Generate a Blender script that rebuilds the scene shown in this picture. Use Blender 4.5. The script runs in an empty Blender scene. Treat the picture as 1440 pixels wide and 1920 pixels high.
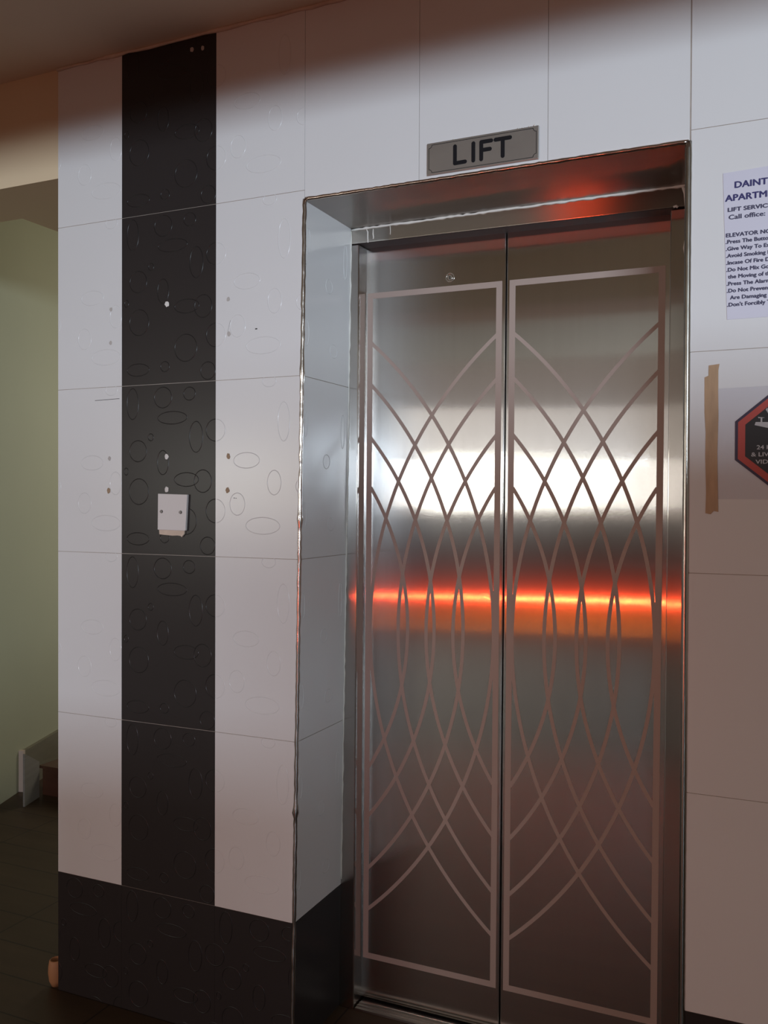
import bpy, bmesh, math, random
from mathutils import Vector, Matrix
random.seed(7)
C = bpy.context.scene.collection
sc = bpy.context.scene

# ------------------------------------------------------------------ camera
F_PX = 1708.0
cam_d = bpy.data.cameras.new('camera')
cam = bpy.data.objects.new('camera', cam_d); C.objects.link(cam)
fw = Vector((-0.4098, 0.9121, -0.0121)); rt = Vector((0.9121, 0.4099, 0.0042)); up = Vector((-0.0088, 0.0093, 0.9999))
fw.normalize(); rt = (rt - fw * rt.dot(fw)).normalized(); up = rt.cross(fw)
M = Matrix(((rt.x, up.x, -fw.x, 1.0914), (rt.y, up.y, -fw.y, -1.9503), (rt.z, up.z, -fw.z, 1.3791), (0, 0, 0, 1)))
cam.matrix_world = M
cam_d.sensor_fit = 'HORIZONTAL'; cam_d.sensor_width = 36.0
cam_d.lens = 36.0 * F_PX / 1440.0
cam_d.clip_start = 0.02
sc.camera = cam

# ------------------------------------------------------------------ world and lights
sc.view_settings.view_transform = 'Standard'; sc.view_settings.look = 'None'
sc.view_settings.exposure = 0.0; sc.view_settings.gamma = 1.0
sc.view_settings.use_curve_mapping = False
sc.cycles.max_bounces = 8
w = bpy.data.worlds.new('dim_surroundings'); sc.world = w; w.use_nodes = True
bg = w.node_tree.nodes['Background']
bg.inputs[0].default_value = (0.64, 0.51, 0.43, 1); bg.inputs[1].default_value = 0.38


def area(name, loc, target, sx, sy, power, col):
    l = bpy.data.lights.new(name, 'AREA'); l.shape = 'RECTANGLE'; l.size = sx; l.size_y = sy
    l.energy = power; l.color = col
    o = bpy.data.objects.new(name, l); C.objects.link(o)
    o.location = loc
    o.rotation_euler = (Vector(target) - Vector(loc)).to_track_quat('-Z', 'Y').to_euler()
    return o


area('daylight_entrance', (4.5, -7.0, 1.60), (0.0, 0, 1.60), 2.6, 0.55, 440, (0.77, 0.92, 1.08))
area('daylight_window', (-5.2, -7.6, 1.62), (0.3, 0, 1.55), 1.8, 0.8, 45, (1.0, 1.0, 0.90))
area('daylight_gate', (-2.9, -8.2, 1.60), (0.4, 0, 1.5), 3.2, 0.6, 24, (1.0, 0.97, 0.92))
area('orange_indicator', (-0.2, -3.42, 0.60), (0.4, 0.3, 0.95), 0.3, 0.19, 0.6, (1.0, 0.25, 0.03))
red = area('red_indicator', (-0.2, -3.4, 0.735), (0.4, 0.3, 0.85), 0.32, 0.016, 3.1, (1.0, 0.07, 0.02))
red.data.spread = math.radians(115)
area('band_fade_panel', (-2.9, -8.2, 2.25), (0.4, 0, 1.6), 3.2, 0.6, 7, (1.0, 0.96, 0.90))  # added dim panel that fades the upper edge of the doors' bright band
area('passage_fill', (-1.3, 3.2, 1.9), (-2.2, 1.5, 1.5), 0.8, 0.8, 12, (1.0, 0.97, 0.85))  # unseen fill lamp, added to brighten the green passage wall


# ------------------------------------------------------------------ materials
def mat(name, col, rough=0.5, metal=0.0, spec=0.5, aniso=0.0, tangent=None, noise=0.0, nscale=(8, 8, 8), bump=0.0,
        bscale=40, coat=0.0, rvar=0.0, alpha=1.0):
    m = bpy.data.materials.new(name); m.use_nodes = True
    nt = m.node_tree; N = nt.nodes; L = nt.links
    b = N['Principled BSDF']
    b.inputs['Base Color'].default_value = (*col, 1)
    b.inputs['Roughness'].default_value = rough
    b.inputs['Metallic'].default_value = metal
    b.inputs['Specular IOR Level'].default_value = spec
    b.inputs['Alpha'].default_value = alpha
    if coat:
        b.inputs['Coat Weight'].default_value = coat; b.inputs['Coat Roughness'].default_value = 0.08
    if aniso:
        b.inputs['Anisotropic'].default_value = aniso
        c = N.new('ShaderNodeCombineXYZ')
        for i in range(3): c.inputs[i].default_value = tangent[i]
        L.new(c.outputs[0], b.inputs['Tangent'])
    tc = N.new('ShaderNodeTexCoord'); mp = N.new('ShaderNodeMapping'); mp.inputs['Scale'].default_value = nscale
    L.new(tc.outputs['Object'], mp.inputs[0])
    nz = N.new('ShaderNodeTexNoise'); nz.inputs['Scale'].default_value = 1.0; nz.inputs['Detail'].default_value = 5
    L.new(mp.outputs[0], nz.inputs['Vector'])
    if noise:
        mx = N.new('ShaderNodeMix'); mx.data_type = 'RGBA'
        mx.inputs[6].default_value = (*[max(0, c * (1 - noise)) for c in col], 1)
        mx.inputs[7].default_value = (*[min(1, c * (1 + noise)) for c in col], 1)
        L.new(nz.outputs[0], mx.inputs[0]); L.new(mx.outputs[2], b.inputs['Base Color'])
    if rvar:
        mr = N.new('ShaderNodeMapRange')
        mr.inputs[3].default_value = rough - rvar; mr.inputs[4].default_value = rough + rvar
        L.new(nz.outputs[0], mr.inputs[0]); L.new(mr.outputs[0], b.inputs['Roughness'])
    if bump:
        n2 = N.new('ShaderNodeTexNoise'); n2.inputs['Scale'].default_value = bscale; n2.inputs['Detail'].default_value = 4
        L.new(tc.outputs['Object'], n2.inputs['Vector'])
        bp = N.new('ShaderNodeBump'); bp.inputs['Strength'].default_value = bump; bp.inputs['Distance'].default_value = 0.002
        L.new(n2.outputs[0], bp.inputs['Height']); L.new(bp.outputs[0], b.inputs['Normal'])
    return m


WHITE = mat('white_tile', (0.70, 0.685, 0.675), 0.22, spec=0.55, noise=0.02, nscale=(3, 3, 3))
WHITE_REL = mat('white_tile_relief', (0.67, 0.655, 0.645), 0.2, spec=0.6)
DARK = mat('charcoal_tile', (0.029, 0.024, 0.023), 0.28, spec=0.25, noise=0.08, nscale=(3, 3, 3))
DARK_REL = mat('charcoal_tile_relief', (0.014, 0.012, 0.012), 0.28, spec=0.35)
GROUT = mat('grout', (0.40, 0.34, 0.29), 0.9, noise=0.3, nscale=(30, 30, 30))
PLASTER = mat('ceiling_plaster', (0.74, 0.62, 0.47), 0.9, noise=0.08, nscale=(3, 3, 3), bump=0.3)
FILLER = mat('joint_filler', (0.62, 0.50, 0.40), 0.85, noise=0.3, nscale=(25, 25, 25), bump=0.5)
GREEN = mat('pale_green_paint', (0.44, 0.44, 0.31), 0.75, noise=0.06, nscale=(2, 2, 2))
BEAMP = mat('cream_paint', (0.70, 0.55, 0.36), 0.8, noise=0.08, nscale=(2, 2, 2))
STEEL = mat('brushed_steel_door', (0.62, 0.60, 0.58), 0.095, metal=1.0, aniso=1.0, tangent=(1, 0, 0), noise=0.05,
            nscale=(90, 1, 0.8), rvar=0.005)
STEELV = mat('brushed_steel_jamb', (0.50, 0.47, 0.44), 0.10, metal=1.0, aniso=1.0, tangent=(1, 0, 0), noise=0.10,
             nscale=(30, 30, 2))
STEELR = mat('brushed_steel_return', (0.45, 0.43, 0.41), 0.30, metal=1.0, noise=0.1, nscale=(10, 10, 2))
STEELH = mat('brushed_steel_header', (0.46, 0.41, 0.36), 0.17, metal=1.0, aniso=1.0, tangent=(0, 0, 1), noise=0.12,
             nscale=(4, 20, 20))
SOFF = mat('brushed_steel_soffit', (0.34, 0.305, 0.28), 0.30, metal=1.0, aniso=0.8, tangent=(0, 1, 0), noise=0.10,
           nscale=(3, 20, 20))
ETCH = mat('etched_inlay', (0.43, 0.34, 0.295), 0.62, metal=0.35, spec=0.3)
CHROME = mat('chrome_trim', (0.66, 0.63, 0.60), 0.18, metal=1.0, noise=0.3, nscale=(60, 60, 14), bump=0.3, bscale=50)
DULL = mat('dull_trim', (0.42, 0.40, 0.36), 0.24, metal=1.0, noise=0.15, nscale=(20, 20, 6))
TRIM_BROWN = mat('reflect_brown_trim', (0.55, 0.45, 0.39), 0.2, metal=1.0, noise=0.4, nscale=(12, 40, 40), bump=0.2, bscale=50)  # reflected brown tones are put into this trim's mottled colour
BLACKM = mat('black_void', (0.01, 0.01, 0.01), 0.8)
FLOORM = mat('dark_floor_tile', (0.060, 0.038, 0.022), 0.45, spec=0.22, noise=0.4, nscale=(2, 14, 2))
UNDER_SHADE = mat('header_underside_shade', (0.035, 0.02, 0.018), 0.6)  # dark reflection under the steel header is put into the colour
SILIC = mat('white_sealant', (0.72, 0.68, 0.62), 0.5, noise=0.15, nscale=(40, 40, 40), bump=0.6)


def grain(m, amount):
    """fine vertical brushing: hairline grooves that tilt the surface left and right"""
    nt = m.node_tree; N = nt.nodes; L = nt.links
    tc = N.new('ShaderNodeTexCoord')
    wn = N.new('ShaderNodeTexWhiteNoise'); wn.noise_dimensions = '3D'; L.new(tc.outputs['Object'], wn.inputs['Vector'])
    sp = N.new('ShaderNodeSeparateColor'); L.new(wn.outputs['Color'], sp.inputs[0])
    a1 = N.new('ShaderNodeMath'); a1.operation = 'ADD'; L.new(sp.outputs[0], a1.inputs[0]); L.new(sp.outputs[1], a1.inputs[1])
    sb = N.new('ShaderNodeMath'); sb.operation = 'SUBTRACT'; sb.inputs[1].default_value = 1.0; L.new(a1.outputs[0], sb.inputs[0])
    ml = N.new('ShaderNodeMath'); ml.operation = 'MULTIPLY'; ml.inputs[1].default_value = amount; L.new(sb.outputs[0], ml.inputs[0])
    cx = N.new('ShaderNodeCombineXYZ'); L.new(ml.outputs[0], cx.inputs[0])
    g = N.new('ShaderNodeNewGeometry'); ad = N.new('ShaderNodeVectorMath'); ad.operation = 'ADD'
    L.new(g.outputs['Normal'], ad.inputs[0]); L.new(cx.outputs[0], ad.inputs[1])
    nm = N.new('ShaderNodeVectorMath'); nm.operation = 'NORMALIZE'; L.new(ad.outputs[0], nm.inputs[0])
    L.new(nm.outputs[0], N['Principled BSDF'].inputs['Normal'])


def two_lobe(m, fac, r2):
    """brushed steel: a sharp highlight with a weaker, wider one under it"""
    nt = m.node_tree; N = nt.nodes; L = nt.links
    b = N['Principled BSDF']; out = N['Material Output']
    b2 = N.new('ShaderNodeBsdfPrincipled')
    for k in ('Base Color', 'Metallic', 'Anisotropic', 'Tangent'):
        if b.inputs[k].is_linked: L.new(b.inputs[k].links[0].from_socket, b2.inputs[k])
        else: b2.inputs[k].default_value = b.inputs[k].default_value
    b2.inputs['Roughness'].default_value = r2
    mx = N.new('ShaderNodeMixShader'); mx.inputs[0].default_value = fac
    L.new(b.outputs[0], mx.inputs[1]); L.new(b2.outputs[0], mx.inputs[2]); L.new(mx.outputs[0], out.inputs[0])


grain(STEEL, 0.26); grain(STEELV, 0.24)
two_lobe(STEEL, 0.22, 0.27)
two_lobe(STEELV, 0.25, 0.28)


# ------------------------------------------------------------------ helpers
def finish(name, bm, mats, parent=None, smooth=False, recalc=True):
    if recalc: bmesh.ops.recalc_face_normals(bm, faces=bm.faces)
    me = bpy.data.meshes.new(name); bm.to_mesh(me); bm.free()
    if not isinstance(mats, (list, tuple)): mats = [mats]
    for m in mats: me.materials.append(m)
    if smooth:
        for p in me.polygons: p.use_smooth = True
    o = bpy.data.objects.new(name, me); C.objects.link(o)
    if parent: o.parent = parent
    return o


def empty(name, loc=(0, 0, 0)):
    o = bpy.data.objects.new(name, None); C.objects.link(o); o.location = loc; o.empty_display_size = 0.05
    return o


def tag(o, label=None, cat=None, group=None, kind=None):
    if label: o['label'] = label
    if cat: o['category'] = cat
    if group: o['group'] = group
    if kind: o['kind'] = kind
    return o


def prism(bm, poly, y0, y1, mi=0):
    """poly of (x,z) points extruded from y0 to y1"""
    a = [bm.verts.new((x, y0, z)) for x, z in poly]; b = [bm.verts.new((x, y1, z)) for x, z in poly]
    fs = [bm.faces.new(a), bm.faces.new(b[::-1])]
    n = len(poly)
    for i in range(n):
        fs.append(bm.faces.new((a[i], b[i], b[(i + 1) % n], a[(i + 1) % n])))
    for f in fs: f.material_index = mi
    return fs


def box(bm, lo, hi, mi=0):
    return prism(bm, [(lo[0], lo[2]), (hi[0], lo[2]), (hi[0], hi[2]), (lo[0], hi[2])], lo[1], hi[1], mi)


def tube(bm, pts, r, seg=8, mi=0, ry=None):
    """round tube along a list of points; r may be a list"""
    rings = []
    n = len(pts)
    for i, p in enumerate(pts):
        p = Vector(p)
        t = (Vector(pts[min(i + 1, n - 1)]) - Vector(pts[max(i - 1, 0)])).normalized()
        s = Vector((0, 1, 0)) if abs(t.y) < 0.9 else Vector((0, 0, 1))
        u = t.cross(s).normalized(); v = u.cross(t).normalized()
        rr = r[i] if isinstance(r, (list, tuple)) else r
        rings.append([bm.verts.new(p + u * (math.cos(2 * math.pi * k / seg) * rr) + v * (math.sin(2 * math.pi * k / seg) * (ry or rr)))
                      for k in range(seg)])
    for i in range(n - 1):
        for k in range(seg):
            f = bm.faces.new((rings[i][k], rings[i][(k + 1) % seg], rings[i + 1][(k + 1) % seg], rings[i + 1][k]))
            f.material_index = mi; f.smooth = True
    bm.faces.new(rings[0][::-1]).material_index = mi; bm.faces.new(rings[-1]).material_index = mi


def relief_ring(bm, cx, cz, rx, rz, y, mi, xmin=-99, xmax=99, zmin=-99, zmax=99, wd=0.0022, h=0.0005, to3=None, seg=44):
    """a low raised elliptical bead on a tile face"""
    ring = []
    for k in range(seg):
        a = 2 * math.pi * k / seg
        row = []
        for d, hh in ((-wd / 2, 0), (-wd / 4, h), (wd / 4, h), (wd / 2, 0)):
            x = cx + (rx + d) * math.cos(a); z = cz + (rz + d) * math.sin(a)
            row.append((x, hh, z))
        ring.append(row)
    vs = []
    for row in ring:
        vs.append([bm.verts.new(to3(x, hh, z) if to3 else (x, y - hh, z)) for x, hh, z in row])
    for k in range(seg):
        x, _, z = ring[k][1]; x2, _, z2 = ring[(k + 1) % seg][1]
        if min(x, x2) < xmin or max(x, x2) > xmax or min(z, z2) < zmin or max(z, z2) > zmax: continue
        for j in range(3):
            f = bm.faces.new((vs[k][j], vs[k][j + 1], vs[(k + 1) % seg][j + 1], vs[(k + 1) % seg][j]))
            f.material_index = mi; f.smooth = True
    for row in vs:
        for v in row:
            if not v.link_faces: bm.verts.remove(v)


# ------------------------------------------------------------------ measures
XA, XB, XC, XR = -0.784, -0.560, -0.258, 0.8933
ZC, Z5, H = 2.576, 0.3347, 0.45
ZS = 2.113           # top of the recess
D1 = 0.2554          # depth of the recess
DY = 0.3054          # door plane
rows = [0.0, Z5, Z5 + H, Z5 + 2 * H, Z5 + 3 * H, Z5 + 4 * H, ZC]


def xl(z):           # the left corner of the recess is out of plumb
    return -0.0242 * (Z5 + 4 * H - min(z, Z5 + 4 * H)) / (4 * H)


# ------------------------------------------------------------------ floor, ceiling, far surfaces
bm = bmesh.new(); box(bm, (-6, -9.2, -0.1), (6, 5, 0.0)); tag(finish('floor', bm, FLOORM), kind='structure')
# floor joints: procedural grid added to the floor material
nt = FLOORM.node_tree; N = nt.nodes; L = nt.links; b = N['Principled BSDF']
tc = N.new('ShaderNodeTexCoord'); br = N.new('ShaderNodeTexBrick'); br.offset = 0.0
br.inputs['Scale'].default_value = 1.0; br.inputs['Brick Width'].default_value = 0.6; br.inputs['Row Height'].default_value = 0.15
br.inputs['Mortar Size'].default_value = 0.0025
L.new(tc.outputs['Object'], br.inputs['Vector'])
mx = N.new('ShaderNodeMix'); mx.data_type = 'RGBA'; mx.inputs[7].default_value = (0.02, 0.014, 0.01, 1)
src = b.inputs['Base Color'].links[0].from_socket
L.new(br.outputs['Fac'], mx.inputs[0]); L.new(src, mx.inputs[6]); L.new(mx.outputs[2], b.inputs['Base Color'])

bm = bmesh.new(); box(bm, (-6, -5, ZC), (6, 0.236, ZC + 0.12)); tag(finish('ceiling', bm, PLASTER), kind='structure')

bm = bmesh.new(); box(bm, (-6, -9.15, 0.0), (6, -9.0, 1.15)); tag(finish('added_low_wall', bm, mat('dark_render', (0.06, 0.05, 0.045), 0.9)), kind='structure')  # unseen low dark wall, added to darken reflections low on the doors

# unseen down-stand beam, added to keep the daylight off the top of the wall
bm = bmesh.new(); box(bm, (-6, -1.60, 2.222), (6, -1.3, ZC)); tag(finish('shade_beam', bm, BEAMP), kind='structure')

# beams over the mouth of the passage, flush with the tiled wall
bm = bmesh.new()
prism(bm, [(-4.0, 2.275), (XA - 0.001, 2.275), (XA - 0.001, ZC), (-4.0, ZC)], 0.004, 0.236)
tag(finish('trim_2', bm, BEAMP), kind='structure')
bm = bmesh.new(); box(bm, (-1.16, 0.236, 2.275), (XA - 0.001, 3.0, 3.1)); tag(finish('trim_3', bm, BEAMP), kind='structure')

bm = bmesh.new(); box(bm, (-4.0, 0.236, 3.1), (2.7, 3.2, 3.2)); tag(finish('ceiling_passage', bm, GREEN), kind='structure')

# passage side wall and end wall
bm = bmesh.new()
p0, p1 = Vector((-1.88, 0.3)), Vector((-2.80, 2.80))
d = (p1 - p0).normalized(); n = Vector((-d.y, d.x)) * 0.12
q0 = p0 - d * 0.0
prs = [q0, p1, p1 + n, q0 + n]
a_ = [bm.verts.new((p.x, p.y, 0)) for p in prs]; b_ = [bm.verts.new((p.x, p.y, 3.1)) for p in prs]
bm.faces.new(a_); bm.faces.new(b_)
for i in range(4): bm.faces.new((a_[i], a_[(i + 1) % 4], b_[(i + 1) % 4], b_[i]))
tag(finish('wall_passage_side', bm, GREEN), kind='structure')

# ------------------------------------------------------------------ tiled front wall
bm = bmesh.new()
MW, MD, MG, MWR, MDR = 0, 1, 2, 3, 4
TH = 0.008


def tile(x0a, x1a, z0, z1, mi, xf=None, gx=0.0003, gz=0.0007):
    """one tile, x edges may be functions of z"""
    fa = x0a if callable(x0a) else (lambda z: x0a)
    fb = x1a if callable(x1a) else (lambda z: x1a)
    za, zb = z0 + gz, z1 - gz
    prism(bm, [(fa(za) + gx, za), (fb(za) - gx, za), (fb(zb) - gx, zb), (fa(zb) + gx, zb)], 0.0, TH, mi)


# backing (grout coloured body)
prism(bm, [(XA, 0), (xl(0) - .0085, 0), (xl(Z5) - .0085, Z5), (xl(ZS) - .0085, ZS), (-.0005, ZS + .021), (-.0005, ZC), (XA, ZC)], TH * 0.22, 0.14, MG)
box(bm, (0, TH * 0.22, ZS + 0.001), (XR, 0.14, ZC), MG)
box(bm, (XR, TH * 0.22, 0), (2.7, 0.14, ZC), MG)
for i in range(6):
    z0, z1 = rows[i], rows[i + 1]
    base = i == 0
    tile(XA, XB, z0, z1, MD if base else MW)
    tile(XB, XC, z0, z1, MD, gx=0.0002)
    tile(XC, xl, z0, z1, MD if base else MW)
    xs = [XR + 0.3 * k for k in range(7)]
    for k in range(6):
        tile(xs[k] + (0.002 if k == 0 else 0), xs[k + 1], z0, z1, MD if base else MW)
for x0, x1 in ((0, 0.3), (0.3, 0.6), (0.6, XR)):
    tile(x0, x1, ZS, ZC, MW, gx=0.0006)

PAT = [(.12, .11, 34, 88), (.45, .08, 50, 58), (.73, .065, 33, 36), (.55, .20, 83, 35), (.80, .315, 37, 85), (1.0, .28, 52, 60),
       (.32, .31, 15, 20), (.18, .39, 50, 60), (.45, .46, 32, 68), (.05, .51, 12, 20), (.70, .56, 68, 38), (.87, .57, 48, 62),
       (.19, .63, 57, 73), (1.0, .74, 52, 65), (.69, .80, 62, 75), (.47, .90, 25, 28), (.18, .91, 65, 35), (.92, .94, 40, 48)]
PXX, PXZ = 0.3 / 535, 0.45 / 960
for i in range(0, 6):
    for (u, v, rx, rz) in PAT:
        zt = rows[i] + H if i < 5 else rows[5] + H
        if i == 0: zt = Z5
        cx, cz = XB + 0.302 * u, zt - v * 0.45
        relief_ring(bm, cx, cz, rx * PXX, rz * PXZ, 0.0, MDR, xmin=XB, xmax=XC if i else 9, zmin=rows[i], zmax=min(rows[i + 1], ZC))
        if i == 0:
            relief_ring(bm, cx + 0.3, cz, rx * PXX, rz * PXZ, 0.0, MDR, xmin=XC, xmax=xl(0) - 0.004, zmin=0, zmax=Z5)
            relief_ring(bm, cx - 0.3, cz, rx * PXX, rz * PXZ, 0.0, MDR, xmin=XA, xmax=XB, zmin=0, zmax=Z5)
        elif u == 1.0:
            relief_ring(bm, cx, cz, rx * PXX, rz * PXZ, 0.0, MWR, xmin=XC, zmin=rows[i], zmax=rows[i + 1])
WPAT = [(.31, .455, 68, 42), (.47, .82, 88, 45), (.67, .245, 30, 103), (.58, .58, 35, 65), (.53, .02, 35, 30), (.22, .70, 40, 60),
        (.86, .60, 40, 45)]
for i in range(1, 6):
    zt = rows[i] + H
    for (u, v, rx, rz) in WPAT:
        relief_ring(bm, XC + 0.3 * u, zt - v * 0.45, rx * PXX, rz * PXZ, 0.0, MWR, xmin=XC, xmax=xl(rows[i]) - 0.003, zmin=rows[i], zmax=min(rows[i + 1], ZC - .001), h=0.0007)
        relief_ring(bm, XB - 0.3 + 0.3 * ((u + .35) % 1), zt - v * 0.45, rx * PXX, rz * PXZ, 0.0, MWR, xmin=XA, xmax=XB, zmin=rows[i], zmax=min(rows[i + 1], ZC - .001))
wall = tag(finish('wall_front', bm, [WHITE, DARK, GROUT, WHITE_REL, DARK_REL], recalc=False), kind='structure')
# consistent normals
bmn = bmesh.new(); bmn.from_mesh(wall.data); bmesh.ops.recalc_face_normals(bmn, faces=bmn.faces); bmn.to_mesh(wall.data); bmn.free()

# small marks on the tiles
MARK = mat('pencil_mark', (0.05, 0.045, 0.04), 0.9)
bm = bmesh.new()
for (x0, z0, x1, z1, w_) in [(-.652, 1.650, -.568, 1.652, .0013), (-.222, 1.806, -.214, 1.835, .0014), (-.203, 1.385, -.199, 1.385, .0016), (-.197, 1.3845, -.194, 1.3845, .0014)]:
    prism(bm, [(x0, z0 - w_ / 2), (x1, z1 - w_ / 2), (x1, z1 + w_ / 2), (x0, z0 + w_ / 2)], -0.0003, 0.0)
box(bm, (-.140, -.0003, 1.8065), (-.134, 0, 1.8095))
finish('scratch_mark', bm, MARK, wall)

# left return of the recess
bm = bmesh.new()
DRET = 0.2554


def ret_tile(z0, z1, mi):
    za, zb = z0 + 0.0009, z1 - 0.0009
    v = []
    for y in (0.009, DRET - 0.0005):
        for z in (za, zb):
            v.append((y, z))
    def P(y, z, dx): return (xl(z) + dx, y, z)
    q = [P(0.009, za, 0), P(DRET, za, 0), P(DRET, zb, 0), P(0.009, zb, 0)]
    q2 = [P(0.009, za, -TH), P(DRET, za, -TH), P(DRET, zb, -TH), P(0.009, zb, -TH)]
    A = [bm.verts.new(p) for p in q]; B = [bm.verts.new(p) for p in q2]
    fs = [bm.faces.new(A), bm.faces.new(B)]
    for i in range(4): fs.append(bm.faces.new((A[i], A[(i + 1) % 4], B[(i + 1) % 4], B[i])))
    for f in fs: f.material_index = mi


for i in range(5):
    ret_tile(rows[i], min(rows[i + 1], ZS + 0.02), MD if i == 0 else MW)
ret_tile(rows[5], rows[5] + 0.02, MW) if False else None
# body behind it
A = []
for z in (0, Z5, ZS + .02):
    A.append([bm.verts.new((xl(z) - 0.0018, 0.01, z)), bm.verts.new((xl(z) - 0.0018, 0.42, z)),
              bm.verts.new((xl(z) - 0.10, 0.42, z)), bm.verts.new((xl(z) - 0.10, 0.01, z))])
for j in range(2):
    for k in range(4):
        bm.faces.new((A[j][k], A[j][(k + 1) % 4], A[j + 1][(k + 1) % 4], A[j + 1][k])).material_index = MG
bm.faces.new(A[0]).material_index = MG; bm.faces.new(A[2]).material_index = MG
for i in range(1, 5):
    for (y, v, ry, rz) in [(.135, .455, .018, .018), (.165, .815, .020, .017), (.022, .26, .010, .030), (.225, .27, .010, .045), (.02, .76, .012, .032)]:
        cz = rows[i] + H - v * 0.45
        relief_ring(bm, y, cz, ry, rz, 0, MWR, zmin=rows[i] + 0.001, zmax=min(rows[i + 1], ZS) - .001, xmin=.009, xmax=DRET, h=0.0008,
                    to3=lambda x, hh, z: (xl(z) + hh, x, z))
tag(finish('wall_return', bm, [WHITE, DARK, GROUT, WHITE_REL, DARK_REL]), kind='structure')

# right return, hidden edge-on but present
bm = bmesh.new()
box(bm, (XR, 0.0082, 0), (XR + 0.1, 0.42, ZS + 0.02), 1)
for i in range(5):
    box(bm, (XR - 0.0015, 0.009, rows[i] + .001), (XR - 0.0001, DRET, min(rows[i + 1], ZS) - .001), 0 if i else 2)
tag(finish('wall_right_return', bm, [WHITE, GROUT, DARK]), kind='structure')

# filler bead between tiles and ceiling
bm = bmesh.new()
pts = []; rr = []
x = XA
while x < 2.6:
    pts.append((x, -0.002 + random.uniform(-.001, .001), ZC - 0.003 + random.uniform(-.0015, .0015))); rr.append(random.uniform(0.003, 0.006)); x += 0.035
tube(bm, pts, rr, 8)
tag(finish('trim_4', bm, FILLER), kind='structure')

# rough left edge of the wall: thin cement edge
bm = bmesh.new()
pts = []; rr = []; z = 0.0
while z < ZC:
    pts.append((XA - 0.0005, 0.006, z)); rr.append(random.uniform(.0016, .0032) if z > .03 else .003); z += 0.03
tube(bm, pts, rr, 8)
tag(finish('trim_5', bm, FILLER), kind='structure')
# end face and depth of the wall toward the passage
bm = bmesh.new(); box(bm, (XA + 0.002, 0.14, 0), (XA + 0.14, 3.0, ZC - .001)); tag(finish('wall_passage_end', bm, GREEN), kind='structure')

# ------------------------------------------------------------------ metal edge trims around the recess
def strip_points(fn, n):
    return [fn(i / (n - 1)) for i in range(n)]


bm = bmesh.new()
pts = []; rr = []
n_ = 150
for i in range(n_):
    z = ZS * i / (n_ - 1)
    pts.append((xl(z) - 0.0005 + random.uniform(-.0006, .0006), 0.0015 + random.uniform(-.0005, .0005), z))
    r_ = random.uniform(0.0048, 0.0056)
    rr.append(r_)
for zz, s in ((1.335, 1.5), (0.62, 1.6), (0.25, 1.35), (1.70, 1.25), (0.33, .7), (1.47, .7)):
    k = int(zz / ZS * (n_ - 1)); rr[k] *= s; rr[k + 1] *= (1 + s) / 2
tube(bm, pts, rr, 12)
tl = tag(finish('corner_trim', bm, CHROME), 'thin dented shiny metal edge strip on the left corner of the lift recess', 'edge trim')
bm = bmesh.new(); pts = []; rr = []
for i in range(150):
    z = ZS * i / 149
    pts.append((XR - 0.0025 + random.uniform(-.0001, .0001), 0.002, z)); rr.append(random.uniform(0.0070, 0.0074))
tube(bm, pts, rr, 12)
tr = tag(finish('corner_trim', bm, DULL), 'grey metal edge strip on the right side of the lift recess, beside the notices', 'edge trim')
bm = bmesh.new(); pts = []; rr = []
for i in range(90):
    x = 0.002 + (XR - 0.004) * i / 89
    pts.append((x, 0.001 + random.uniform(-.0005, .0005), ZS + random.uniform(-.0006, .0006))); rr.append(random.uniform(0.0042, 0.0052))
tube(bm, pts, rr, 12)
tt = tag(finish('corner_trim', bm, TRIM_BROWN), 'horizontal metal edge strip over the lift opening, directly below the sign', 'edge trim')

# ------------------------------------------------------------------ lift door frame
fr = tag(empty('lift_door_frame', (0.42, D1, 0)), 'brushed steel frame surrounding the two lift door panels, with header and soffit', 'door frame')
fo = Vector((0.42, D1, 0))


def child(o, parent):
    o.parent = parent; o.matrix_parent_inverse = Matrix.Translation(-Vector(parent.location)); return o


LEAN = 0.0038


def lean_bm(bm):
    for v in bm.verts:
        x, z = v.co.x, v.co.z - 1
        v.co.x = x * math.cos(LEAN) + z * math.sin(LEAN); v.co.z = 1 + z * math.cos(LEAN) - x * math.sin(LEAN)


# soffit plate
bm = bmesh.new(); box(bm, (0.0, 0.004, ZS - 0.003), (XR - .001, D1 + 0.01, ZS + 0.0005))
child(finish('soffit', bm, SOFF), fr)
# header
ZH = 2.0625
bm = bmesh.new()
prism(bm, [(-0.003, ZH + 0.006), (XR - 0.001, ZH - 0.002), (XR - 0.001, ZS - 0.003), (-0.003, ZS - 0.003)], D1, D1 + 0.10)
h_ = finish('header', bm, [STEELH, UNDER_SHADE]); child(h_, fr)
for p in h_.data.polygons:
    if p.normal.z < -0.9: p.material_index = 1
bv = h_.modifiers.new('bevel', 'BEVEL'); bv.width = 0.003; bv.segments = 3
# jambs: front face with a rolled inner lip
bm = bmesh.new(); prism(bm, [(-0.028, 0), (0.0195, 0), (0.0195, ZH + .004), (-0.004, ZH + .004)], D1, D1 + 0.10); lean_bm(bm)
j1 = finish('jamb', bm, STEELV); child(j1, fr)
bv = j1.modifiers.new('bevel', 'BEVEL'); bv.width = 0.0025; bv.segments = 3
bm = bmesh.new(); box(bm, (0.822, D1, 0), (XR - 0.002, D1 + 0.10, ZH - 0.002)); lean_bm(bm)
j2 = finish('jamb', bm, STEELV); child(j2, fr)
bv = j2.modifiers.new('bevel', 'BEVEL'); bv.width = 0.0025; bv.segments = 3
# dark shaft behind the panels
bm = bmesh.new(); box(bm, (0.0, DY + 0.045, 0.0), (0.86, DY + 0.07, 2.12)); child(finish('shaft_lining', bm, BLACKM), fr)
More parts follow.
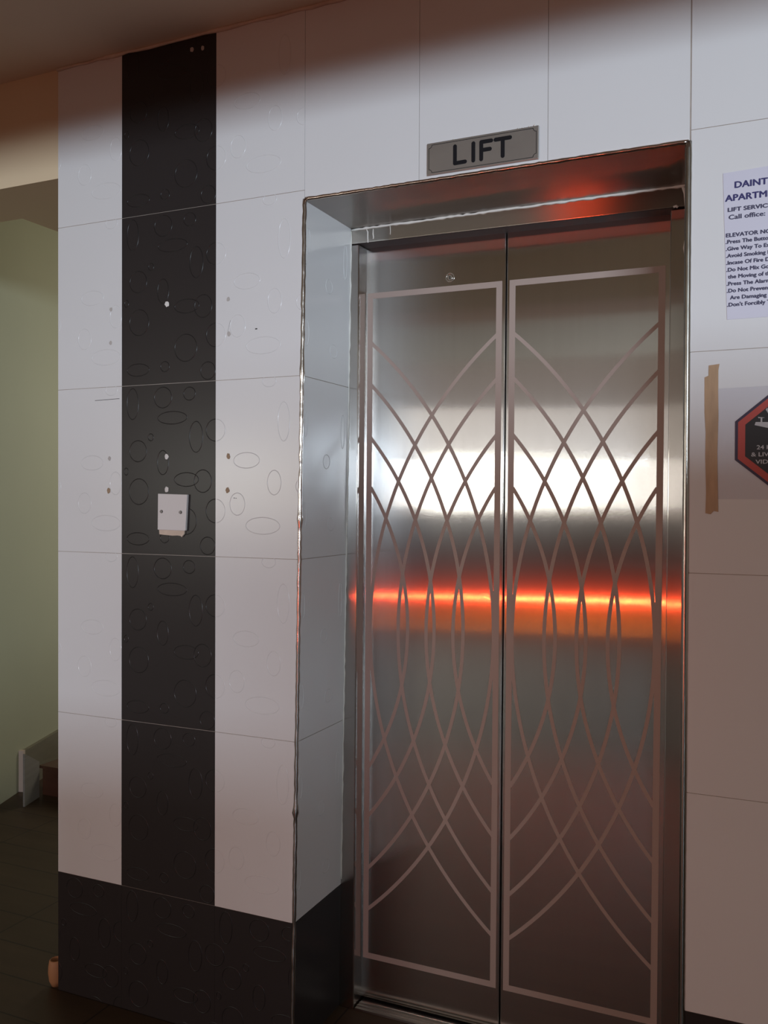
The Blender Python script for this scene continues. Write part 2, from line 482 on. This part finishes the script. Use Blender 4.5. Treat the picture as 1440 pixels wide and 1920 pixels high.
# sill
bm = bmesh.new()
box(bm, (0.02, D1 - 0.0, 0.0005), (0.83, DY + 0.05, 0.006))
box(bm, (0.02, D1 + .012, 0.006), (0.83, D1 + .016, 0.008)); box(bm, (0.02, D1 + .026, 0.006), (0.83, D1 + .030, 0.008))
child(finish('sill', bm, STEELR), fr)

# sealant beads and runs on header and corners
bm = bmesh.new(); pts = []; rr = []
for i in range(80):
    x = 0.002 + 0.86 * i / 79
    pts.append((x, D1 - 0.001, ZS - 0.0045 - 0.002 * (1 - i / 79) + random.uniform(-.001, .001))); rr.append(random.uniform(.0022, .0042))
tube(bm, pts, rr, 7)
child(finish('sealant_bead', bm, SILIC), fr)
bm = bmesh.new(); pts = []; rr = []
for i in range(110):
    z = 0.35 + (ZS - 0.36) * i / 109
    pts.append((xl(z) + 0.0015 + random.uniform(-.0006, .0006), D1 - 0.001, z)); rr.append(random.uniform(.0012, .0028))
tube(bm, pts, rr, 7)
child(finish('sealant_bead', bm, SILIC), fr)
for (pp, r0) in [([(.046, 2.104), (.050, 2.096), (.050, 2.080), (.051, 2.068)], .0016), ([(.066, 2.102), (.0655, 2.090), (.067, 2.080), (.066, 2.076)], .0016),
                 ([(.115, 2.106), (.116, 2.09), (.1155, 2.082)], .0009), ([(.852, 2.108), (.858, 2.09), (.861, 2.05), (.862, 2.00), (.857, 1.965), (.860, 1.95)], .003),
                 ([(.832, 2.062), (.838, 2.064), (.842, 2.060)], .0035)]:
    bm = bmesh.new(); tube(bm, [(x, D1 - 0.0012, z) for x, z in pp], [r0 * random.uniform(.7, 1.3) for _ in pp], 7, ry=0.0012)
    child(finish('sealant_run', bm, SILIC, smooth=True), fr)

# ------------------------------------------------------------------ lift door panels
SW = 0.0094


def band(bm, pts, w_, y, t=0.0006):
    """flat ribbon of width w_ following points in the xz plane, slightly proud"""
    L_, R_ = [], []
    n = len(pts)
    for i in range(n):
        a = Vector(pts[max(i - 1, 0)]); c = Vector(pts[min(i + 1, n - 1)]); d = (c - a).normalized()
        nn = Vector((-d.y, d.x)) * w_ / 2; p = Vector(pts[i])
        L_.append(p + nn); R_.append(p - nn)
    vf = [(bm.verts.new((l.x, y - t, l.y)), bm.verts.new((r.x, y - t, r.y)), bm.verts.new((l.x, y + .0004, l.y)), bm.verts.new((r.x, y + .0004, r.y))) for l, r in zip(L_, R_)]
    for i in range(n - 1):
        a, c = vf[i], vf[i + 1]
        bm.faces.new((a[0], a[1], c[1], c[0])); bm.faces.new((a[0], c[0], c[2], a[2])); bm.faces.new((a[1], a[3], c[3], c[1]))


def pattern(off, y, parent, px):
    x0, x1 = 0.0235 + off, 0.4035 + off
    zt, zb, bw = 1.945, 0.122, 0.0155
    if off > 0.1: x1 += 0.003
    bm = bmesh.new()
    t = 0.0006
    box(bm, (x0, y - t, zb), (x0 + bw, y + .0003, zt)); box(bm, (x1 - bw, y - t, zb), (x1, y + .0003, zt))
    box(bm, (x0 + bw, y - t, zt - bw), (x1 - bw, y + .0003, zt)); box(bm, (x0 + bw, y - t, zb), (x1 - bw, y + .0003, zb + bw))
    lean_bm(bm)
    o = finish('etched_border', bm, ETCH); child(o, parent)
    zm = 1.033; xi = x0 + bw; xo = x1 - bw
    for side in (0, 1):
        for j, (dz, apex) in enumerate(((.773, .389), (.659, .306), (.514, .225), (.379, .149))):
            a = apex - 0.0235; dx = a - bw
            R_ = (dx * dx + dz * dz) / (2 * dx)
            th = math.asin(dz / R_)
            pts = []
            for k in range(61):
                tt_ = -th * 1.012 + 2 * th * 1.012 * k / 60
                xx = a - R_ + R_ * math.cos(tt_)
                wdt = (x1 - x0)
                X_ = (x0 + xx * wdt / 0.38) if side == 0 else (x1 - xx * wdt / 0.38)
                pts.append((X_, zm + R_ * math.sin(tt_)))
            bm = bmesh.new(); band(bm, pts, SW, y, 0.00055 - 0.00003 * j - (.00012 if side else 0)); lean_bm(bm)
            child(finish('etched_arc', bm, ETCH), parent)


def panel(x0, x1, off, label):
    t = tag(empty('lift_door_panel', ((x0 + x1) / 2, DY, 0.012)), label, 'lift door')
    bm = bmesh.new(); box(bm, (x0, DY, 0.012), (x1, DY + 0.03, 2.085)); lean_bm(bm)
    o = finish('steel_sheet', bm, STEEL); child(o, t)
    bv = o.modifiers.new('bevel', 'BEVEL'); bv.width = 0.0035; bv.segments = 4
    pattern(off, DY - 0.0, t, x0)
    return t


pl = panel(0.0, 0.4125, 0.0, 'left brushed steel lift door with etched arcs and a round keyhole near its top')
pr = panel(0.4150, 0.845, 0.3995, 'right brushed steel lift door with the same etched arcs, beside the notices')
# keyhole escutcheon
bm = bmesh.new()
kc = Vector((0.265, DY, 1.966))
for (r0, r1, yy0, yy1) in ((0.0095, 0.012, -.0012, 0), (0.0, 0.0068, -.0016, 0)):
    n = 28; V = []
    for k in range(n):
        a = 2 * math.pi * k / n; ca, sa = math.cos(a), math.sin(a)
        V.append([bm.verts.new((kc.x + r * ca, kc.y + yy, kc.z + r * sa)) for r, yy in ((r0 if r0 else .0009, yy0), (r1, yy0), (r1, .0003), (r0 if r0 else .0009, .0003))])
    for k in range(n):
        for j in range(4):
            bm.faces.new((V[k][j], V[k][(j + 1) % 4], V[(k + 1) % n][(j + 1) % 4], V[(k + 1) % n][j]))
kh = finish('keyhole', bm, mat('keyhole_metal', (0.42, 0.40, 0.37), 0.3, metal=1)); child(kh, pl)
bm = bmesh.new(); box(bm, (kc.x - .0012, DY - .0018, kc.z - .005), (kc.x + .0012, DY, kc.z + .004)); child(finish('key_slot', bm, BLACKM), kh)
bpy.context.view_layer.update()
kh2 = bpy.data.objects['key_slot']; kh2.parent = kh; kh2.matrix_parent_inverse = Matrix.Translation(-Vector(pl.location)) if False else kh.matrix_world.inverted()

# ------------------------------------------------------------------ LIFT sign
SG = mat('sign_plate', (0.36, 0.33, 0.30), 0.38, metal=0.75, noise=0.12, nscale=(10, 10, 20))
BLK = mat('sign_black', (0.008, 0.007, 0.009), 0.7, spec=0.2)
sg = tag(empty('lift_sign', (0.451, 0, 2.158)), 'small metal plate reading LIFT fixed above the lift opening', 'sign')
sx0, sx1, sz0, sz1 = 0.321, 0.581, 2.1225, 2.195
bm = bmesh.new(); box(bm, (sx0, -0.005, sz0), (sx1, -0.0002, sz1))
o = finish('plate', bm, SG); child(o, sg); bv = o.modifiers.new('bevel', 'BEVEL'); bv.width = 0.0012; bv.segments = 2
bm = bmesh.new(); m_ = 0.005; nn = 0.007
X0, X1, Z0, Z1 = sx0 + m_, sx1 - m_, sz0 + m_, sz1 - m_
loop = [(X0 + nn, Z0), (X1 - nn, Z0), (X1 - nn, Z0 + .003), (X1 - .003, Z0 + nn), (X1, Z0 + nn), (X1, Z1 - nn), (X1 - .003, Z1 - nn), (X1 - nn, Z1 - .003),
        (X1 - nn, Z1), (X0 + nn, Z1), (X0 + nn, Z1 - .003), (X0 + .003, Z1 - nn), (X0, Z1 - nn), (X0, Z0 + nn), (X0 + .003, Z0 + nn), (X0 + nn, Z0 + .003)]
for i in range(len(loop)):
    band(bm, [loop[i], loop[(i + 1) % len(loop)]], 0.0011, -0.005, 0.0003)
child(finish('border_line', bm, BLK), sg)


def stroke_letters(letters, y, w_, name, parent, m):
    for strokes in letters:
        bm = bmesh.new()
        for k, (a, c) in enumerate(strokes):
            a, c = Vector(a), Vector(c); d = (c - a).normalized(); nrm = Vector((-d.y, d.x))
            poly = []
            base = math.atan2(nrm.y, nrm.x)
            for s in range(9): an = base + math.pi * s / 8; poly.append(a + Vector((math.cos(an), math.sin(an))) * w_ / 2)
            for s in range(9): an = base + math.pi + math.pi * s / 8; poly.append(c + Vector((math.cos(an), math.sin(an))) * w_ / 2)
            prism(bm, [(p.x, p.y) for p in poly], y - 0.0007 - 0.0001 * k, y)
        child(finish(name, bm, m), parent)


zt_, zb_ = 2.1785, 2.1405
stroke_letters([
    [((.389, zt_), (.389, zb_)), ((.389, zb_), (.413, zb_ + .0005))],
    [((.4325, zt_), (.4325, zb_))],
    [((.451, zt_), (.451, zb_)), ((.451, zt_), (.474, zt_)), ((.451, .5 * (zt_ + zb_) + .001), (.471, .5 * (zt_ + zb_) + .001))],
    [((.484, zt_), (.517, zt_)), ((.5005, zt_), (.5005, zb_))]], -0.005, 0.0088, 'letter', sg, BLK)

# dried filler crumbs on the sign's top edge
for (x, r) in ((.385, .002), (.43, .0014), (.5, .0014), (.535, .0022), (.545, .0018), (.56, .002), (.572, .003)):
    bm = bmesh.new(); bmesh.ops.create_icosphere(bm, subdivisions=1, radius=r, matrix=Matrix.Translation((x, -.003, sz1 + r * .4)))
    child(finish('glue_crumb', bm, SILIC), sg)

# ------------------------------------------------------------------ switch blank plate
PLW = mat('white_plastic', (0.68, 0.64, 0.62), 0.4)
cp = tag(empty('cover_plate', (-0.387, 0, 1.348)), 'white square blank cover plate with two screws on the black tile stripe', 'cover plate')
bm = bmesh.new(); prism(bm, [(-.434, 1.301), (-.347, 1.2995), (-.345, 1.301), (-.3395, 1.3935), (-.433, 1.396)], -0.009, -0.0005)
o = finish('plate', bm, PLW); child(o, cp); bv = o.modifiers.new('bevel', 'BEVEL'); bv.width = 0.002; bv.segments = 3
bm = bmesh.new(); prism(bm, [(-.432, 1.302), (-.431, 1.289), (-.415, 1.2878), (-.39, 1.2862), (-.372, 1.2868), (-.363, 1.286), (-.360, 1.283), (-.357, 1.286), (-.352, 1.291), (-.351, 1.302)], -0.005, -0.0003)
child(finish('mortar_smear', bm, FILLER), cp)
SCR = mat('screw_metal', (0.10, 0.09, 0.085), 0.4, metal=0.8)
for (x, z) in ((-.421, 1.349), (-.360, 1.3475)):
    bm = bmesh.new(); bmesh.ops.create_cone(bm, cap_ends=True, segments=16, radius1=.0048, radius2=.004, depth=.003, matrix=Matrix.Translation((x, -.0095, z)) @ Matrix.Rotation(math.pi / 2, 4, 'X'))
    s = finish('screw', bm, SCR); child(s, cp)
    bm = bmesh.new(); box(bm, (x - .0006, -.0114, z - .003), (x + .0006, -.0110, z + .003)); g = finish('screw_slot', bm, PLW)
    bpy.context.view_layer.update(); g.parent = s; g.matrix_parent_inverse = s.matrix_world.inverted()


# ------------------------------------------------------------------ filled and open holes
def blob(name, x, z, rx, rz, m, label, cat, t=0.0012, group=None):
    bm = bmesh.new(); n = 14
    poly = []
    for k in range(n):
        a = 2 * math.pi * k / n; f = random.uniform(.82, 1.1)
        poly.append((rx * f * math.cos(a), rz * f * math.sin(a)))
    prism(bm, poly, -t, -0.0001)
    o = finish(name, bm, m); o.location = (x, 0, z)
    bv = o.modifiers.new('bevel', 'BEVEL'); bv.width = t * .5; bv.segments = 2
    return tag(o, label, cat, group)


FW = mat('white_filler', (0.72, 0.68, 0.64), 0.8)
FB = mat('brown_filler', (0.36, 0.25, 0.16), 0.9, noise=0.35, nscale=(200, 200, 200))
FG = mat('grey_filler', (0.46, 0.42, 0.39), 0.9, noise=0.15, nscale=(200, 200, 200))
blob('filled_hole', -.411, 1.893, .0075, .0078, FW, 'white filled screw hole on the black stripe, highest of the three', 'filled hole')
blob('filled_hole', -.411, 1.493, .0065, .0076, FW, 'white filled screw hole on the black stripe, middle of the three', 'filled hole')
blob('filled_hole', -.411, 1.4068, .0068, .0080, FW, 'white filled screw hole touching the top of the cover plate', 'filled hole')
blob('filled_hole', -.219, 1.491, .0055, .0080, FB, 'brown plugged hole right of the black stripe, above another brown one', 'filled hole')
blob('filled_hole', -.221, 1.4045, .0060, .0082, FB, 'brown plugged hole right of the black stripe, level with the plate top', 'filled hole')
blob('filled_hole', -.220, 1.889, .0055, .0062, FG, 'faint grey filled hole high on the white tiles right of the stripe', 'filled hole', .0006)
blob('filled_hole', -.218, 1.801, .0060, .0066, FG, 'faint grey filled hole beside the curved scratch right of the stripe', 'filled hole', .0006)
blob('filled_hole', -.597, 1.894, .0052, .0060, FG, 'faint filled hole left of the black stripe, topmost in its column', 'filled hole', .0006)
blob('filled_hole', -.598, 1.804, .0052, .0060, FG, 'faint filled hole left of the stripe, just above the pencil line', 'filled hole', .0006)
blob('filled_hole', -.602, 1.491, .0050, .0068, FG, 'small grey filled hole left of the stripe below the pencil line', 'filled hole', .0008)
blob('filled_hole', -.604, 1.404, .0062, .0085, FB, 'brown plugged hole left of the stripe, lowest in its column', 'filled hole')
blob('filled_hole', -.333, 2.541, .006, .0066, FG, 'grey dot at the top of the black stripe, left of two', 'filled hole', .0006)
blob('filled_hole', -.300, 2.538, .005, .0060, FG, 'grey dot at the top of the black stripe, right of two', 'filled hole', .0006)

# ------------------------------------------------------------------ notice sheet
NP = mat('notice_paper', (0.62, 0.60, 0.68), 0.35, spec=0.5)
NAVY = mat('navy_ink', (0.03, 0.025, 0.12), 0.6)
INK = mat('dark_ink', (0.05, 0.045, 0.09), 0.6)
nt_ = tag(empty('notice_sheet', (1.06, 0, 1.892)), 'white printed sheet of lift rules taped to the wall right of the lift', 'notice')
bm = bmesh.new(); prism(bm, [(0.967, 1.745), (1.172, 1.745), (1.166, 2.045), (0.957, 2.038)], -0.0012, -0.0002)
child(finish('paper', bm, NP), nt_)


def text(body, x, z, size, m, parent, width_scale=1.0, off=0.0, y=-0.0014, name='print_line', rot=0.0):
    cu = bpy.data.curves.new(name, 'FONT'); cu.body = body; cu.size = size; cu.extrude = 0.0001
    cu.resolution_u = 3; cu.space_character = 1.0 + 30 * off
    o = bpy.data.objects.new(name, cu); C.objects.link(o)
    bpy.context.view_layer.update()
    me = bpy.data.meshes.new_from_object(o.evaluated_get(bpy.context.evaluated_depsgraph_get()))
    bpy.data.objects.remove(o); bpy.data.curves.remove(cu)
    me.materials.clear(); me.materials.append(m)
    o = bpy.data.objects.new(name, me); C.objects.link(o)
    Mx = Matrix.Translation((x, y, z)) @ Matrix.Rotation(rot, 4, 'Y') @ Matrix.Rotation(math.pi / 2, 4, 'X') @ Matrix.Diagonal((width_scale, 1, 1, 1))
    base = bmesh.new(); base.from_mesh(me); bm = bmesh.new()
    steps = ((0, 0),) if off <= 0 else ((-off, 0), (off, 0), (0, -off * .7), (0, off * .7))
    for k, (dx, dz) in enumerate(steps):
        tmp = me.copy(); tmp.transform(Matrix.Translation((dx, dz, k * 0.00001))); bm.from_mesh(tmp); bpy.data.meshes.remove(tmp)
    bm.to_mesh(me); bm.free(); base.free()
    me.transform(Mx)
    return child(o, parent)


text('DAINTY', .978, 2.006, .0178, NAVY, nt_, 1.12, .0008)
text('APARTMENTS', .962, 1.981, .0178, NAVY, nt_, 1.12, .0008)
text('LIFT SERVICES', .966, 1.960, .0112, INK, nt_, 1.25, .0006)
text('Call office:', .968, 1.9445, .0126, INK, nt_, 1.25, .0005)
text('ELEVATOR NOTICE', .963, 1.9095, .0108, INK, nt_, 1.15, .0006)
lines = ['.Press The Button', '.Give Way To Exiting', '.Avoid Smoking Inside', '.Incase Of Fire Dont', '.Do Not Mix Goods', ' the Moving of the Lift', '.Press The Alarm Button',
         '.Do Not Prevent Door', ' Are Damaging The', ".Don't Forcibly Try"]
zz = 1.8965
for i, l in enumerate(lines):
    text(l, .963 + (.003 if l.startswith(' ') and i == 8 else 0) + i * .0004, zz, .0106, INK, nt_, 1.08, .0006)
    zz -= 0.01395

# ------------------------------------------------------------------ brown tape and clear film with octagonal sticker
TAPE = mat('aged_tape', (0.42, 0.27, 0.155), 0.45, noise=0.35, nscale=(60, 60, 14))
bm = bmesh.new()
left = [(.929, 1.357), (.930, 1.40), (.928, 1.47), (.9285, 1.52), (.926, 1.56), (.9255, 1.632), (.933, 1.635), (.9332, 1.6555)]
right = [(.9535, 1.6575), (.9515, 1.645), (.9515, 1.60), (.9525, 1.55), (.951, 1.48), (.952, 1.42), (.9535, 1.36), (.945, 1.362), (.939, 1.355)]
prism(bm, left + right, -0.0012, -0.0002)
tag(finish('tape_strip', bm, TAPE), 'vertical strip of old brown tape on the wall left of the octagonal sticker', 'tape')
FILM = mat('clear_film', (0.62, 0.60, 0.70), 0.22, alpha=0.12)
bm = bmesh.new(); prism(bm, [(.950, 1.386), (1.24, 1.384), (1.24, 1.612), (.951, 1.608)], -0.0010, -0.0002)
tag(finish('plastic_film', bm, FILM), 'clear plastic film behind the octagonal sticker, held by brown tape', 'plastic film')

OC = tag(empty('octagon_sticker', (1.0875, 0, 1.5025)), 'black and red octagonal video surveillance sticker right of the tape strip', 'sticker')
NV = mat('sticker_navy', (0.035, 0.025, 0.055), 0.35); RD = mat('sticker_red', (0.42, 0.055, 0.04), 0.4); BK = mat('sticker_black', (0.018, 0.018, 0.020), 0.3)
WT = mat('sticker_white', (0.42, 0.40, 0.40), 0.5)


def octagon(sh, y0, y1, m, name):
    cx_, cz_ = 1.0875, 1.5025
    hw, hh, ax, az = .1035, .0925, .0385, .0385
    k = (hw - sh) / hw
    pts = [(-hw, -az), (-hw, az), (-ax, hh), (ax, hh), (hw, az), (hw, -az), (ax, -hh), (-ax, -hh)]
    bm = bmesh.new(); prism(bm, [(cx_ + x * k, cz_ + z * k) for x, z in pts], y0, y1)
    child(finish(name, bm, m), OC)


octagon(0, -0.0018, -0.0011, NV, 'outer_edge'); octagon(.0055, -0.0021, -0.0018, RD, 'red_band'); octagon(.019, -0.0024, -0.0021, BK, 'black_field')
text('24 HOUR', 1.024, 1.4845, .0115, WT, OC, 1.2, .0002, y=-.0026, name='print_line')
text('& LIVE', 1.014, 1.4705, .0115, WT, OC, 1.25, .0002, y=-.0026, name='print_line')
text('VIDEO', 1.0225, 1.456, .0115, WT, OC, 1.25, .0002, y=-.0026, name='print_line')
bm = bmesh.new()
prism(bm, [(1.020, 1.5325), (1.045, 1.526), (1.075, 1.526), (1.075, 1.545), (1.050, 1.5375), (1.022, 1.5385)], -.0028, -.0024)
prism(bm, [(1.031, 1.538), (1.034, 1.538), (1.034, 1.546), (1.039, 1.5465), (1.026, 1.5485), (1.027, 1.546), (1.031, 1.546)], -.0028, -.0024)
prism(bm, [(1.040, 1.5625), (1.046, 1.5525), (1.056, 1.5625), (1.053, 1.566), (1.046, 1.560), (1.043, 1.566)], -.0028, -.0024)
child(finish('camera_symbol', bm, WT), OC)

# ------------------------------------------------------------------ things in the passage
SK = mat('stone_skirting', (0.20, 0.18, 0.13), 0.5, noise=0.2, nscale=(10, 10, 60))
SKL = mat('striped_stone', (0.26, 0.24, 0.21), 0.45, noise=0.25, nscale=(3, 3, 70))
WE = mat('white_edge', (0.62, 0.50, 0.42), 0.7)


def wall_pt(y): return p0 + d * ((y - p0.y) / d.y)


sk = tag(empty('skirting_tiles', (-2.2, 1.3, 0)), 'grey stone skirting with a pale end strip at the foot of the green passage wall', 'skirting')
bm = bmesh.new()
nrm = Vector((d.y, -d.x))
a0, a1 = wall_pt(1.27), wall_pt(2.4)
q = [a0, a1, a1 + nrm * .02, a0 + nrm * .02]
A = [bm.verts.new((p.x, p.y, 0)) for p in q]; B = [bm.verts.new((p.x, p.y, .188)) for p in q]
bm.faces.new(A); bm.faces.new(B)
for i in range(4): bm.faces.new((A[i], A[(i + 1) % 4], B[(i + 1) % 4], B[i]))
child(finish('tile_band', bm, SK), sk)
bm = bmesh.new()
a0, a1 = wall_pt(1.25), wall_pt(1.27)
q = [a0, a1, a1 + nrm * .022, a0 + nrm * .022]
A = [bm.verts.new((p.x, p.y, 0)) for p in q]; B = [bm.verts.new((p.x, p.y, .194)) for p in q]
bm.faces.new(A); bm.faces.new(B)
for i in range(4): bm.faces.new((A[i], A[(i + 1) % 4], B[(i + 1) % 4], B[i]))
child(finish('end_strip', bm, WE), sk)
# low stone step side
bm = bmesh.new()
s = [(-2.042, 1.105, .238), (-2.085, 1.235, .165), (-2.085, 1.235, 0), (-2.042, 1.105, 0)]
A = [bm.verts.new(p) for p in s]; B = [bm.verts.new((p[0] - .008, p[1] - .003, p[2])) for p in s]
bm.faces.new(A); bm.faces.new(B)
for i in range(4): bm.faces.new((A[i], A[(i + 1) % 4], B[(i + 1) % 4], B[i]))
tag(finish('stone_slab', bm, SKL), 'striped grey stone slab standing low against the passage skirting', 'stone slab')
bm = bmesh.new()
box(bm, (-2.10, 1.27, 0.0), (-1.80, 1.52, .125)); box(bm, (-2.11, 1.26, .125), (-1.79, 1.53, .138))
o = tag(finish('wooden_box', bm, mat('dark_wood', (0.09, 0.035, 0.02), 0.45, noise=.4, nscale=(3, 3, 30))), 'low dark reddish wooden box on the floor inside the passage', 'box')

# clay pot peeking past the wall end
bm = bmesh.new(); prof = [(0.0, 0.0), (0.020, 0.0), (0.031, .018), (0.036, .045), (0.035, .065), (0.030, .085), (0.026, .088), (0.029, .065), (0.03, .045), (.02, .012), (0, .010)]
n = 28; V = []
for k in range(n):
    a = 2 * math.pi * k / n; V.append([bm.verts.new((r * math.cos(a), r * math.sin(a), z)) for r, z in prof])
for k in range(n):
    for j in range(len(prof) - 1):
        bm.faces.new((V[k][j], V[k][j + 1], V[(k + 1) % n][j + 1], V[(k + 1) % n][j]))
bmesh.ops.remove_doubles(bm, verts=bm.verts, dist=1e-6)
o = finish('clay_pot', bm, mat('terracotta', (0.42, 0.20, 0.09), 0.6), smooth=True); o.location = (-0.8075, 0.016, 0); o.scale = (0.6, 0.6, 0.85)
tag(o, 'small orange brown rounded pot just showing past the left end of the wall', 'pot')

# ------------------------------------------------------------------ unseen blockers added behind the camera to shade the wall
cb = tag(empty('tall_blocker', (2.6, -2.6, 0)), 'unseen tall dark cabinet standing across the lobby facing the notices', 'blocker')
CW = mat('blocker_wood', (0.14, 0.09, 0.06), 0.5, noise=.3, nscale=(3, 3, 20))
bm = bmesh.new(); box(bm, (1.70, -2.8, 0.55), (3.4, -2.45, 1.585)); child(finish('body', bm, CW), cb)
bm = bmesh.new(); box(bm, (2.10, -2.78, 0.0), (3.4, -2.47, 0.55)); child(finish('base', bm, CW), cb)

lc = tag(empty('low_occluder', (1.15, -2.75, 0)), 'unseen low dark cupboard standing across the lobby facing the lift', 'occluder')
bm = bmesh.new(); box(bm, (0.85, -2.95, 0.06), (1.42, -2.6, 1.02)); child(finish('body', bm, CW), lc)
bm = bmesh.new(); box(bm, (0.88, -2.93, 0.0), (1.39, -2.62, 0.06)); child(finish('plinth', bm, BLACKM), lc)
